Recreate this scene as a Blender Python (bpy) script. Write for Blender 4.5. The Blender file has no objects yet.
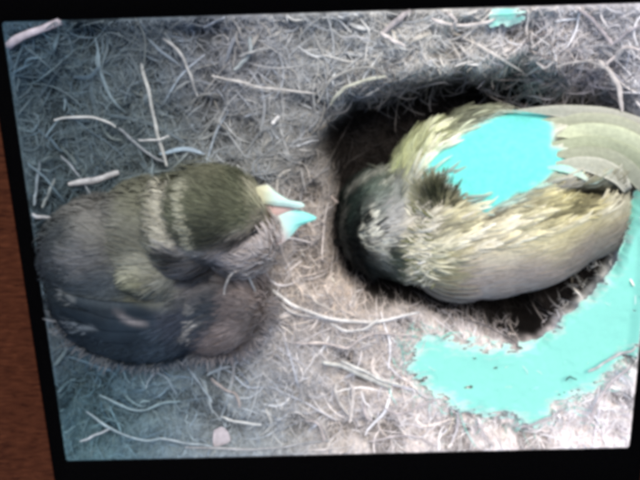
import bpy, math, random
import numpy as np
from mathutils import Vector, Matrix, noise as mnoise

random.seed(7)
rng = np.random.default_rng(11)
sc = bpy.context.scene
col = sc.collection
R = math.radians

# ------------------------------------------------------------------ camera, sky, sun, exposure
CAM_LOC = np.array([-0.00752, 0.10141, 0.32750])
CAM_ROT = (R(-16.079), R(0.112), R(-1.622))
FPX = 700.0                                   # focal length in pixels of a 640 px wide picture
cd = bpy.data.cameras.new('camera'); cam = bpy.data.objects.new('camera', cd); col.objects.link(cam)
cam.location = CAM_LOC; cam.rotation_euler = CAM_ROT
cd.sensor_width = 36.0; cd.lens = FPX / 640 * 36.0; cd.clip_start = 0.01; cd.clip_end = 100
sc.camera = cam

SUN_EL, SUN_AZ = 55.0, 12.0                   # azimuth clockwise from +y (top of the picture)
w = bpy.data.worlds.new('World'); sc.world = w; w.use_nodes = True
nt = w.node_tree; bg = nt.nodes['Background']
sky = nt.nodes.new('ShaderNodeTexSky'); sky.sky_type = 'NISHITA'; sky.sun_disc = False
sky.sun_elevation = R(SUN_EL); sky.sun_rotation = R(SUN_AZ); sky.dust_density = 3.0
nt.links.new(sky.outputs[0], bg.inputs[0]); bg.inputs[1].default_value = 0.14
sd = bpy.data.lights.new('sun', 'SUN'); sun = bpy.data.objects.new('sun', sd); col.objects.link(sun)
sd.energy = 2.0; sd.angle = R(24); sd.color = (1.0, 0.93, 0.86)
sdir = Vector((math.sin(R(SUN_AZ)) * math.cos(R(SUN_EL)), math.cos(R(SUN_AZ)) * math.cos(R(SUN_EL)), math.sin(R(SUN_EL))))
sun.rotation_euler = (-sdir).to_track_quat('-Z', 'Y').to_euler(); sun.location = (0, 0, 2)
sc.view_settings.view_transform = 'Standard'; sc.view_settings.look = 'None'
sc.view_settings.gamma = 1.0; sc.view_settings.exposure = 0.35; sc.view_settings.use_curve_mapping = False
sc.render.engine = 'CYCLES'
sc.cycles.filter_width = 5.6                  # the photograph is soft
sc.cycles.max_bounces = 6

# ------------------------------------------------------------------ helpers
def _rot(rx, ry, rz):
    cx, sx, cy, sy, cz, sz = math.cos(rx), math.sin(rx), math.cos(ry), math.sin(ry), math.cos(rz), math.sin(rz)
    return np.array([[cz, -sz, 0], [sz, cz, 0], [0, 0, 1]]) @ np.array([[cy, 0, sy], [0, 1, 0], [-sy, 0, cy]]) @ np.array([[1, 0, 0], [0, cx, -sx], [0, sx, cx]])
CR = _rot(*CAM_ROT)
def P(px, py, z):
    """plan position of a spot of the photograph at height z (metres)"""
    px = np.asarray(px, float); py = np.asarray(py, float)
    d = np.stack([(px - 320) / FPX, (240 - py) / FPX, -np.ones_like(px)], -1) @ CR.T
    t = (z - CAM_LOC[2]) / d[..., 2]
    return CAM_LOC + d * t[..., None]
def Q(p):
    """world point -> photograph units, used to look up the colour zones of the ground and plumage"""
    q = (np.asarray(p) - CAM_LOC) @ CR
    return 320 + FPX * q[..., 0] / -q[..., 2], 240 - FPX * q[..., 1] / -q[..., 2]
def M(z=0.0): return (CAM_LOC[2] - z) / FPX * 1.03   # metres per picture unit at height z
def lin(c):
    c = np.asarray(c, float) / 255.0
    return np.where(c <= 0.04045, c / 12.92, ((c + 0.055) / 1.055) ** 2.4)

_lat = rng.random((64, 64))
def vnoise(x, y, s=1.0):
    x = np.asarray(x) * s; y = np.asarray(y) * s
    xi = np.floor(x).astype(int); yi = np.floor(y).astype(int); fx = x - xi; fy = y - yi
    fx = fx * fx * (3 - 2 * fx); fy = fy * fy * (3 - 2 * fy)
    g = lambda a, b: _lat[a % 64, b % 64]
    return (g(xi, yi) * (1 - fx) + g(xi + 1, yi) * fx) * (1 - fy) + (g(xi, yi + 1) * (1 - fx) + g(xi + 1, yi + 1) * fx) * fy
def fbm(x, y, s=1.0, o=3):
    v = 0; a = 0.5
    for k in range(o):
        v = v + a * (vnoise(np.asarray(x) + 17.3 * k, np.asarray(y) - 9.1 * k, s * 2 ** k) - 0.5); a *= 0.55
    return v                                     # about -0.45 .. 0.45

def sdist(x, y, poly):
    """signed distance to a polygon, positive inside"""
    poly = np.asarray(poly, float); d = np.full(np.shape(x), 1e9); ins = np.zeros(np.shape(x), bool)
    n = len(poly)
    for i in range(n):
        ax, ay = poly[i]; bx, by = poly[(i + 1) % n]
        ex, ey = bx - ax, by - ay
        t = np.clip(((x - ax) * ex + (y - ay) * ey) / (ex * ex + ey * ey), 0, 1)
        d = np.minimum(d, (x - ax - t * ex) ** 2 + (y - ay - t * ey) ** 2)
        c = ((ay > y) != (by > y)) & (x < (bx - ax) * (y - ay) / (by - ay + 1e-12) + ax)
        ins ^= c
    d = np.sqrt(d)
    return np.where(ins, d, -d)
def sstep(a, b, x):
    t = np.clip((x - a) / (b - a), 0, 1); return t * t * (3 - 2 * t)

def blend(zones, x, y):
    """colour from soft zones: (cx, cy, radius, rgb)"""
    x = np.asarray(x, float); y = np.asarray(y, float)
    num = np.zeros(x.shape + (3,)); den = np.zeros(x.shape) + 1e-9
    for cx, cy, r, c in zones:
        wgt = np.exp(-((x - cx) ** 2 + (y - cy) ** 2) / (r * r)) + 1e-7
        wgt = wgt ** 1.0
        num += wgt[..., None] * lin(c); den += wgt
    return num / den[..., None]

def mesh_np(name, verts, faces, colors=None, smooth=True):
    """faces: (F,k) array; colors per vertex linear"""
    me = bpy.data.meshes.new(name)
    verts = np.asarray(verts, np.float32).reshape(-1, 3); faces = np.asarray(faces, np.int32)
    F, k = faces.shape
    me.vertices.add(len(verts)); me.vertices.foreach_set('co', verts.ravel())
    me.loops.add(F * k); me.loops.foreach_set('vertex_index', faces.ravel())
    me.polygons.add(F); me.polygons.foreach_set('loop_start', np.arange(F, dtype=np.int32) * k)
    me.polygons.foreach_set('loop_total', np.full(F, k, np.int32))
    me.update(calc_edges=True); me.validate()
    if colors is not None: set_col(me, colors)
    if smooth: me.polygons.foreach_set('use_smooth', np.ones(len(me.polygons), bool))
    return me
def set_col(me, colors):
    a = me.color_attributes.new('Col', 'FLOAT_COLOR', 'POINT')
    c = np.ones((len(me.vertices), 4), np.float32); c[:, :3] = np.clip(colors, 0.002, 0.95)
    a.data.foreach_set('color', c.ravel())
def link(name, me, mat, parent=None, kind=None):
    o = bpy.data.objects.new(name, me); col.objects.link(o)
    if mat: me.materials.clear(); me.materials.append(mat)
    if parent: o.parent = parent
    if kind: o['kind'] = kind
    return o
def tag(o, label, cat, group=None):
    o['label'] = label; o['category'] = cat
    if group: o['group'] = group
    return o
def empty(name, loc=(0, 0, 0)):
    o = bpy.data.objects.new(name, None); col.objects.link(o); o.empty_display_size = 0.02
    return o

def attr_mat(name, rough=0.7, bump=0.0, bscale=900, var=0.25, vscale=300, spec=0.25, sheen=0.0):
    """procedural material: the piece's own colour with fine mottling and relief"""
    m = bpy.data.materials.new(name); m.use_nodes = True; t = m.node_tree; b = t.nodes['Principled BSDF']
    a = t.nodes.new('ShaderNodeAttribute'); a.attribute_name = 'Col'
    tc = t.nodes.new('ShaderNodeTexCoord')
    n = t.nodes.new('ShaderNodeTexNoise'); n.inputs['Scale'].default_value = vscale; n.inputs['Detail'].default_value = 3
    t.links.new(tc.outputs['Object'], n.inputs['Vector'])
    mr = t.nodes.new('ShaderNodeMapRange'); mr.inputs['From Min'].default_value = 0.3; mr.inputs['From Max'].default_value = 0.7
    mr.inputs['To Min'].default_value = 1 - var; mr.inputs['To Max'].default_value = 1 + var
    t.links.new(n.outputs['Fac'], mr.inputs['Value'])
    mx = t.nodes.new('ShaderNodeVectorMath'); mx.operation = 'SCALE'
    t.links.new(a.outputs['Color'], mx.inputs[0]); t.links.new(mr.outputs[0], mx.inputs['Scale'])
    t.links.new(mx.outputs[0], b.inputs['Base Color'])
    b.inputs['Roughness'].default_value = rough; b.inputs['Specular IOR Level'].default_value = spec
    if sheen: b.inputs['Sheen Weight'].default_value = sheen
    if bump:
        n2 = t.nodes.new('ShaderNodeTexNoise'); n2.inputs['Scale'].default_value = bscale; n2.inputs['Detail'].default_value = 4
        t.links.new(tc.outputs['Object'], n2.inputs['Vector'])
        bp = t.nodes.new('ShaderNodeBump'); bp.inputs['Strength'].default_value = bump; bp.inputs['Distance'].default_value = 0.0008
        t.links.new(n2.outputs['Fac'], bp.inputs['Height']); t.links.new(bp.outputs[0], b.inputs['Normal'])
    return m

MAT_GROUND = attr_mat('felted_earth', 0.9, 0.7, 500, 0.35, 260, 0.1)
MAT_STRAW = attr_mat('dry_straw', 0.6, 0.0, 900, 0.22, 350, 0.25)
MAT_GLARE = attr_mat('cyan_glare', 0.9, 0.0, 900, 0.02, 400, 0.0)
MAT_FEATHER = attr_mat('feather', 0.7, 0.0, 900, 0.12, 500, 0.15)
MAT_SKIN = attr_mat('bird_body', 0.85, 0.25, 700, 0.12, 350, 0.1)
MAT_BEAK = attr_mat('beak_horn', 0.45, 0.1, 600, 0.05, 300, 0.3)

# ------------------------------------------------------------------ wooden surface under the display
def wood_mat():
    m = bpy.data.materials.new('reddish_wood'); m.use_nodes = True; t = m.node_tree; b = t.nodes['Principled BSDF']
    tc = t.nodes.new('ShaderNodeTexCoord'); mp = t.nodes.new('ShaderNodeMapping')
    mp.inputs['Scale'].default_value = (70, 330, 60); mp.inputs['Rotation'].default_value = (0, 0, R(6))
    t.links.new(tc.outputs['Object'], mp.inputs[0])
    n = t.nodes.new('ShaderNodeTexNoise'); n.inputs['Scale'].default_value = 1.6; n.inputs['Detail'].default_value = 6; n.inputs['Distortion'].default_value = 0.8
    t.links.new(mp.outputs[0], n.inputs['Vector'])
    cr = t.nodes.new('ShaderNodeValToRGB'); e = cr.color_ramp.elements
    e[0].position = 0.3; e[0].color = (0.022, 0.006, 0.003, 1); e[1].position = 0.75; e[1].color = (0.085, 0.027, 0.012, 1)
    t.links.new(n.outputs['Fac'], cr.inputs[0]); t.links.new(cr.outputs[0], b.inputs['Base Color'])
    bp = t.nodes.new('ShaderNodeBump'); bp.inputs['Strength'].default_value = 0.3; bp.inputs['Distance'].default_value = 0.0006
    t.links.new(n.outputs['Fac'], bp.inputs['Height']); t.links.new(bp.outputs[0], b.inputs['Normal'])
    b.inputs['Roughness'].default_value = 0.8; b.inputs['Specular IOR Level'].default_value = 0.05
    return m
ZT = -0.085
v = [(-1.5, -1.5, ZT), (1.5, -1.5, ZT), (1.5, 1.5, ZT), (-1.5, 1.5, ZT)]
v += [(x, y, ZT - 0.03) for x, y, z in v]
fl = link('wooden_floor', mesh_np('wooden_floor', v, [(0, 1, 2, 3), (7, 6, 5, 4), (0, 4, 5, 1), (1, 5, 6, 2), (2, 6, 7, 3), (3, 7, 4, 0)], smooth=False), wood_mat(), kind='structure')

# ------------------------------------------------------------------ the display: black bezel and housing round the nest picture
def plain_mat(name, c, rough, spec=0.3):
    m = bpy.data.materials.new(name); m.use_nodes = True; t = m.node_tree; b = t.nodes['Principled BSDF']
    n = t.nodes.new('ShaderNodeTexNoise'); n.inputs['Scale'].default_value = 400
    tc = t.nodes.new('ShaderNodeTexCoord'); t.links.new(tc.outputs['Object'], n.inputs['Vector'])
    cr = t.nodes.new('ShaderNodeValToRGB'); e = cr.color_ramp.elements
    e[0].color = tuple(x * 0.75 for x in c) + (1,); e[1].color = tuple(x * 1.25 for x in c) + (1,)
    t.links.new(n.outputs['Fac'], cr.inputs[0]); t.links.new(cr.outputs[0], b.inputs['Base Color'])
    b.inputs['Roughness'].default_value = rough; b.inputs['Specular IOR Level'].default_value = spec
    return m
MAT_BEZEL = plain_mat('black_plastic', (0.0012, 0.0012, 0.0014), 0.8, 0.0)
IW, IH = 0.150, 0.1121
OL, OR_, OT, OB = IW + 0.0088, IW + 0.0088, IH + 0.024, IH + 0.032
def loop_rect(l, r, t, b, z, rad, n=5):
    pts = []
    for cx, cy, a0 in ((r - rad, t - rad, 0), (-l + rad, t - rad, 90), (-l + rad, -b + rad, 180), (r - rad, -b + rad, 270)):
        for k in range(n + 1):
            a = R(a0 + 90 * k / n); pts.append((cx + rad * math.cos(a), cy + rad * math.sin(a), z))
    return pts
def skin_loops(loops, name):
    n = len(loops[0]); v = [p for l in loops for p in l]; f = []
    for i in range(len(loops) - 1):
        for k in range(n):
            f.append((i * n + k, i * n + (k + 1) % n, (i + 1) * n + (k + 1) % n, (i + 1) * n + k))
    return mesh_np(name, v, f, smooth=False)
monitor = tag(empty('monitor'), 'black framed display showing two birds at a nest', 'monitor')
bez = skin_loops([loop_rect(IW, IW, IH, IH, -0.03, 0.0012), loop_rect(IW, IW, IH, IH, -0.0006, 0.0012),
                  loop_rect(IW + .0006, IW + .0006, IH + .0006, IH + .0006, 0, 0.0015),
                  loop_rect(OL - .0012, OR_ - .0012, OT - .0012, OB - .0012, 0, 0.004), loop_rect(OL, OR_, OT, OB, -0.0012, 0.005),
                  loop_rect(OL, OR_, OT, OB, -0.012, 0.005)], 'bezel')
link('bezel', bez, MAT_BEZEL, monitor)
hous = skin_loops([loop_rect(OL - .0008, OR_ - .0008, OT - .0008, OB - .0008, -0.012, 0.0045),
                   loop_rect(OL - .0008, OR_ - .0008, OT - .0008, OB - .0008, -0.080, 0.0045),
                   loop_rect(OL - .006, OR_ - .006, OT - .006, OB - .006, ZT, 0.0045), loop_rect(.001, .001, .001, .001, ZT + 0.0004, 0.0004)], 'housing')
link('housing', hous, plain_mat('matt_black_shell', (0.012, 0.012, 0.013), 0.6, 0.2), monitor)

# ------------------------------------------------------------------ ground with the nest hollow
ZG = -0.0055
HOLE = [(322, 150), (332, 130), (352, 114), (392, 99), (440, 87), (520, 84), (585, 93), (616, 110), (632, 140), (635, 180), (629, 225),
        (615, 264), (584, 302), (536, 344), (500, 341), (455, 324), (408, 311), (370, 296), (347, 268), (340, 232), (340, 200), (334, 168)]
GLARE = [(624, 196), (646, 186), (660, 186), (650, 335), (628, 345), (604, 365), (588, 384), (562, 392), (548, 400), (532, 420), (515, 412), (495, 410), (470, 404),
         (450, 396), (432, 386), (418, 374), (410, 360), (416, 346), (428, 338), (452, 343), (490, 350), (515, 348), (548, 334), (574, 312), (602, 288), (618, 262), (626, 235)]
GLARE2 = [(492, 8), (508, 4), (512, 14), (504, 22), (494, 22)]
def hole_depth(px, py):
    s = sdist(px, py, HOLE) + 10 * fbm(px, py, 0.05, 3)
    soft = 9 + 16 * sstep(200, 120, py) + 22 * np.exp(-((px - 330) ** 2 + (py - 255) ** 2) / 60.0 ** 2) + 16 * np.exp(-((px - 560) ** 2 + (py - 70) ** 2) / 90.0 ** 2)
    rise = 1 - 0.45 * np.exp(-((px - 572) ** 2 + (py - 84) ** 2) / 62.0 ** 2)
    return sstep(-soft, 26, s) * rise
def bare(x, y):
    """1 where straw covers, towards 0 in the bare dark pockets"""
    return sstep(-0.17, -0.02, fbm(x + 3.1, y + 1.7, 70, 3))
def edge_cap(x, y, z):
    e = np.minimum(0.1500 - np.abs(x), 0.1121 - np.abs(y))
    return np.minimum(z, np.where(e < 0.0003, -0.004, 0.0004 + 0.6 * (e - 0.0003)))
def ground_h(x, y):
    x = np.asarray(x, float); y = np.asarray(y, float)
    px, py = Q(np.stack([x, y, np.full(x.shape, ZG)], -1))
    g = sdist(px, py, GLARE); flat = sstep(-10, 8, g)
    e = sstep(0.006, 0.0, np.minimum(0.1500 - np.abs(x), 0.1121 - np.abs(y)))
    return (-0.0003 - ZG) * e + ZG + (1 - 0.85 * flat) * (1 - e) * (0.011 * fbm(x, y, 60, 2) + 0.005 * fbm(x, y, 170, 3) - 0.0035 * (1 - bare(x, y))) - 0.050 * hole_depth(px, py) * (1 - e)

ZONES = [  # ground colours: blue-grey painted shade at the left, pale straw at the right, brown earth beside the hollow
    (20, 40, 60, (70, 92, 108)), (100, 60, 60, (88, 104, 112)), (60, 160, 70, (92, 108, 116)), (150, 130, 60, (112, 124, 128)), (160, 30, 60, (112, 122, 132)),
    (230, 70, 60, (146, 146, 152)), (330, 40, 60, (150, 152, 154)), (260, 140, 55, (140, 142, 142)), (440, 35, 70, (166, 162, 158)), (560, 40, 70, (164, 158, 160)), (640, 60, 50, (160, 158, 164)),
    (330, 160, 40, (104, 96, 90)), (310, 230, 40, (154, 142, 134)), (300, 280, 45, (188, 174, 164)), (340, 270, 30, (168, 152, 142)),
    (280, 330, 50, (148, 144, 148)), (90, 390, 60, (78, 104, 116)), (80, 440, 50, (92, 120, 130)), (170, 410, 60, (108, 126, 136)), (250, 400, 60, (132, 138, 144)), (240, 450, 50, (130, 138, 146)),
    (340, 400, 60, (164, 156, 154)), (420, 430, 60, (186, 176, 176)), (520, 440, 60, (202, 190, 190)), (610, 420, 60, (206, 194, 196)), (640, 330, 40, (200, 200, 196)), (40, 260, 60, (80, 96, 106)), (60, 330, 50, (96, 106, 116))]
HOLE_SHADE = lin((34, 31, 29))  # occlusion inside the hollow, painted as a near-black colour
CY = np.array([0.15, 0.71, 0.58])
def ground_col(px, py):
    c = blend(ZONES, px, py)
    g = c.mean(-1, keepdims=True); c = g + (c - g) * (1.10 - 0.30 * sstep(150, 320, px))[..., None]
    c = c * (0.68 + 1.02 * sstep(60, 440, px + 0.25 * py - 60))[..., None] * np.array([0.985, 1.015, 0.985])  # shade deepening to the left is painted into the ground colour
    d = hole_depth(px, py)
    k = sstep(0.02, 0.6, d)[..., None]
    return c * (1 - k) + HOLE_SHADE * k

gx = np.linspace(-0.1565, 0.1565, 420); gy = np.linspace(-0.1195, 0.1195, 320)
X, Y = np.meshgrid(gx, gy); Z = ground_h(X, Y)
gv = np.stack([X, Y, Z], -1).reshape(-1, 3)
ii = (np.arange(319)[:, None] * 420 + np.arange(419)[None]).ravel()
gf = np.stack([ii, ii + 1, ii + 421, ii + 420], -1)
gpx, gpy = Q(gv)
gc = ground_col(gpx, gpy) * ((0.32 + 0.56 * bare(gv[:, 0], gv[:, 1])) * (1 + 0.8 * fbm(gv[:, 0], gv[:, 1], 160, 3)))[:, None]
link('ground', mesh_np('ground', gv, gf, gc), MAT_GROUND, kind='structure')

# ------------------------------------------------------------------ loose straw and fibres over the ground (nobody could count them)
def tubes(pts, rad, colr, sides=3):
    """pts (N,K,3), rad (N,K), colr (N,K,3) -> verts, quads, colours"""
    N, K, _ = pts.shape
    tan = np.gradient(pts, axis=1); tan /= np.linalg.norm(tan, axis=-1, keepdims=True) + 1e-12
    up = np.zeros_like(tan); up[..., 2] = 1; up[..., 0] = 0.05
    sx = np.cross(tan, up); sx /= np.linalg.norm(sx, axis=-1, keepdims=True) + 1e-12
    n2 = np.cross(sx, tan)
    ang = np.arange(sides) * 2 * np.pi / sides + np.pi / 2
    V = pts[:, :, None] + rad[:, :, None, None] * (np.cos(ang)[None, None, :, None] * sx[:, :, None] + np.sin(ang)[None, None, :, None] * n2[:, :, None])
    C = np.repeat(colr[:, :, None], sides, 2)
    base = np.arange(N)[:, None, None] * K * sides + np.arange(K - 1)[None, :, None] * sides
    s = np.arange(sides)[None, None]
    a = base + s; b = base + (s + 1) % sides
    F = np.stack([a, b, b + sides, a + sides], -1).reshape(-1, 4)
    return V.reshape(-1, 3), F, C.reshape(-1, 3)
def ribbons(pts, rad, colr, tilt):
    """flat grass blades: pts (N,K,3), rad (N,K), tilt (N,)"""
    N, K, _ = pts.shape
    tan = np.gradient(pts, axis=1); tan /= np.linalg.norm(tan, axis=-1, keepdims=True) + 1e-12
    sx = np.cross(tan, np.array([0.02, 0, 1.0])); sx /= np.linalg.norm(sx, axis=-1, keepdims=True) + 1e-12
    sx = sx.copy(); sx[..., 2] += tilt[:, None]
    up = np.array([0, 0, 1.0]) * rad[..., None] * 0.35
    V = np.stack([pts - sx * rad[..., None], pts + up, pts + sx * rad[..., None]], 2)
    C = np.stack([colr, colr * 1.04, colr], 2)
    b = np.arange(N)[:, None, None] * K * 3 + np.arange(K - 1)[None, :, None] * 3 + np.arange(2)[None, None]
    F = np.stack([b, b + 1, b + 4, b + 3], -1).reshape(-1, 4)
    return V.reshape(-1, 3), F, C.reshape(-1, 3)
def strands(N, K, lmin, lmax, rmin, rmax, curl, lift, bright, seed, keep_hole=0.25, mask=None):
    r = np.random.default_rng(seed)
    x = r.uniform(-0.153, 0.153, N); y = r.uniform(-0.116, 0.116, N)
    if mask is not None:
        c = P(mask[0], mask[1], ZG); x = c[0] + r.normal(0, 1, N) * mask[2] * M(); y = c[1] + r.normal(0, 1, N) * mask[3] * M()
    L = lmin + (lmax - lmin) * r.random(N) ** 2
    th = r.uniform(0, 2 * np.pi, N); cv = r.normal(0, curl, N); cv2 = r.normal(0, curl, N)
    s = np.linspace(-0.5, 0.5, K)
    ang = th[:, None] + cv[:, None] * s * 2 + cv2[:, None] * np.sin(s * 5.0)
    st = (L / (K - 1))[:, None]
    xs = x[:, None] + np.cumsum(np.cos(ang) * st, 1) - np.cos(th)[:, None] * L[:, None] / 2
    ys = y[:, None] + np.cumsum(np.sin(ang) * st, 1) - np.sin(th)[:, None] * L[:, None] / 2
    px, py = Q(np.stack([xs, ys, np.full(xs.shape, ZG)], -1))
    hd = hole_depth(px, py)
    zz = ground_h(xs, ys)
    zz = 0.5 * zz + 0.5 * zz.mean(1, keepdims=True)
    zz = np.maximum(zz, ground_h(xs, ys) - 0.0005)
    lay = r.random(N) ** 1.3
    zz = zz + (lay * lift)[:, None] + (lift * 0.35 * r.normal(0, 1, N))[:, None] * np.sin(s * 4 + r.uniform(0, 6, N)[:, None])
    rad = (rmin + (rmax - rmin) * r.random(N) ** 2.2)[:, None] * (1 - 0.65 * np.abs(s * 2) ** 3)[None]
    keep = r.random(N) < np.where(hd.max(1) > 0.35, keep_hole * 1.6, 1.0)
    g = sdist(px, py, GLARE)
    keep &= r.random(N) < 0.30 + 0.70 * bare(xs.mean(1), ys.mean(1))
    keep &= (np.abs(xs).max(1) < 0.1560) & (np.abs(ys).max(1) < 0.119)
    keep &= (g.max(1) < -2) | (r.random(N) < 0.06)
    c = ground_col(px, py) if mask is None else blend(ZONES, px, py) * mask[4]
    br = np.exp(r.normal(0, 0.19, N)) * (0.74 + 0.34 * lay)
    bi = r.random(N) < bright; br = np.where(bi, br * 1.5 + 0.1, br)
    cyn = (g.max(1) > -12) & (r.random(N) < 0.26) & (hd.max(1) < 0.12) if mask is None else np.zeros(N, bool)
    tint = 1 + r.normal(0, 0.04, (N, 1, 1)) * np.array([1, 0.2, -1])
    c = c * br[:, None, None] * tint
    c = np.where(cyn[:, None, None], np.array([0.30, 0.72, 0.62]) * np.clip(br, .8, 1.1)[:, None, None], c)  # strands at the glare's edge take its painted highlight colour
    pts = np.stack([xs, ys, edge_cap(xs, ys, zz)], -1)
    return ribbons(pts[keep], rad[keep], c[keep], r.normal(0, 0.35, N)[keep])
def joined(name, parts, mat):
    vs, fs, cs, o = [], [], [], 0
    for a, b, c in parts:
        vs.append(a); fs.append(b + o); cs.append(c); o += len(a)
    return link(name, mesh_np(name, np.concatenate(vs), np.concatenate(fs), np.concatenate(cs)), mat, kind='stuff')
o = joined('fine_fibres', [strands(62000, 6, 0.003, 0.015, 0.00008, 0.00024, 0.42, 0.0030, 0.05, 21, 0.20)], MAT_STRAW)
o['label'] = 'felted fine grass fibres covering the ground'
o = joined('loose_straw', [strands(3600, 9, 0.008, 0.036, 0.00018, 0.00050, 0.34, 0.0042, 0.10, 22, 0.06),
                           strands(760, 9, 0.010, 0.042, 0.0004, 0.0010, 0.28, 0.0048, 0.12, 23, 0.03),
                           strands(420, 9, 0.010, 0.034, 0.00015, 0.0004, 0.5, 0.006, 0.1, 24, 0.62, (566, 84, 34, 15, 0.62)),
                           strands(160, 9, 0.010, 0.030, 0.00015, 0.0004, 0.5, 0.006, 0.1, 25, 0.62, (385, 92, 34, 10, 0.55))], MAT_STRAW)
o['label'] = 'loose tangled dry grass and straw lying over the ground'

# ------------------------------------------------------------------ overexposed highlights built as cyan glare sheets lying over the straw
def glare(name, poly, label, step=0.00028, z0=0.0035):
    P0 = P(np.array([p[0] for p in poly]), np.array([p[1] for p in poly]), ZG)
    x0, y0 = P0[:, :2].min(0) - 0.006; x1, y1 = P0[:, :2].max(0) + 0.006
    x1 = min(x1, 0.1495); y1 = min(y1, 0.1118)
    xs = np.arange(x0, x1, step); ys = np.arange(y0, y1, step); X, Y = np.meshgrid(xs, ys)
    px, py = Q(np.stack([X, Y, np.full(X.shape, ZG)], -1))
    g = sdist(px, py, poly)
    m = g + 5 + 16 * fbm(px, py * 1.6, 0.07, 3) + 20 * fbm(px * 0.6 + py, py * 1.6, 0.20, 2) + 9 * fbm(px * 0.7 - py, py * 1.5, 0.45, 2)
    m = m - 60 * sstep(0.12, 0.45, hole_depth(px, py)); g = g - 40 * sstep(0.12, 0.45, hole_depth(px, py))
    fleck = (fbm(px * 0.45 + 0.3 * py, py * 1.3, 0.16, 2) > 0.30) & (g < 24)
    ok = (m > 0) & ~fleck
    ny, nx = X.shape
    H = ground_h(X, Y) * 0.5 + 0.5 * (ZG) + z0
    H = np.where(hole_depth(px, py) > 0.1, np.maximum(H, ZG + z0 - 0.004), H)
    cell = ok[:-1, :-1] & ok[1:, :-1] & ok[:-1, 1:] & ok[1:, 1:]
    j, i = np.nonzero(cell); a = j * nx + i
    f = np.stack([a, a + 1, a + nx + 1, a + nx], -1)
    used = np.unique(f); remap = np.zeros(nx * ny, np.int64); remap[used] = np.arange(len(used))
    V = np.stack([X, Y, edge_cap(X, Y, H)], -1).reshape(-1, 3)[used]
    tip = 0.5 + fbm(V[:, 0], V[:, 1], 25, 2)
    rim = sstep(13.0, 0.0, m.reshape(-1)[used] + 3 * tip)[:, None]
    C = np.array([0.27, 0.73, 0.61])[None] * (0.90 + 0.20 * tip)[:, None]
    C = C * (1 - 0.75 * rim) + lin((206, 222, 216)) * 0.75 * rim
    o = link(name, mesh_np(name, V, remap[f], C), MAT_GLARE, kind='structure'); o['label'] = label
    return o
glare('glare_patch', GLARE, 'large flat painted cyan glare patch over the straw below the nest hollow')
glare('glare_patch', GLARE2, 'tiny painted cyan glare spot on the straw at the top edge', 0.0002, 0.006)

# ------------------------------------------------------------------ single dry stems one can pick out
def smooth_line(pts, n):
    pts = np.asarray(pts, float); q = np.vstack([2 * pts[0] - pts[1], pts, 2 * pts[-1] - pts[-2]])
    out = []; m = len(pts) - 1
    for t in np.linspace(0, m - 1e-6, n):
        i = int(t); f = t - i; a, b, c, d = q[i], q[i + 1], q[i + 2], q[i + 3]
        out.append(0.5 * (2 * b + (c - a) * f + (2 * a - 5 * b + 4 * c - d) * f * f + (3 * b - a - 3 * c + d) * f ** 3))
    return np.array(out)
def one_stem(px_pts, width, rgb, lift, flat=1.0, zs=None):
    n = 5 * len(px_pts) + 4
    pl = smooth_line(px_pts, n)
    pl = pl + 0.35 * np.c_[np.sin(np.arange(n) * 0.9 + width * 3), np.sin(np.arange(n) * 0.7 + width * 5)] * min(1, n / 20)
    z = np.full(n, ZG + lift)
    if zs is None:
        w0 = P(pl[:, 0], pl[:, 1], z); h = ground_h(w0[:, 0], w0[:, 1])
        hs = np.convolve(np.pad(h, 4, mode='edge'), np.ones(9) / 9, 'valid')
        z = np.maximum(hs, ZG - 0.004) + lift
    else:
        z = np.interp(np.linspace(0, 1, n), np.linspace(0, 1, len(zs)), zs)
    w = np.stack([P(pl[i, 0], pl[i, 1], z[i]) for i in range(n)])
    s = np.linspace(-1, 1, n)
    if zs is None: w[:, 2] = edge_cap(w[:, 0], w[:, 1], w[:, 2])
    rad = width * 0.38 * M() * (1 - 0.45 * np.abs(s) ** 6) * (1 + 0.10 * np.sin(s * 5 + width) + 0.06 * np.sin(s * 17 + 2 * width))
    if zs is None: w[:, 2] -= np.where(np.minimum(0.1500 - np.abs(w[:, 0]), 0.1121 - np.abs(w[:, 1])) < 0.003, 0.0006, 0)
    c = lin(rgb)[None] * 0.82 * (1 + 0.12 * np.sin(s * 9 + 1.3 * width))[:, None]
    V, F, C = tubes(w[None], rad[None], c[None], 6)
    if flat != 1.0:
        ctr = np.repeat(w, 6, 0); V = V.copy(); V[:, 2] = ctr[:, 2] + (V[:, 2] - ctr[:, 2]) * flat
    caps = np.array([[0, 1, 2, 3], [0, 3, 4, 5], [(n - 1) * 6 + 3, (n - 1) * 6 + 2, (n - 1) * 6 + 1, (n - 1) * 6], [(n - 1) * 6 + 5, (n - 1) * 6 + 4, (n - 1) * 6 + 3, (n - 1) * 6]])
    return V, np.vstack([F, caps]), C
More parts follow.
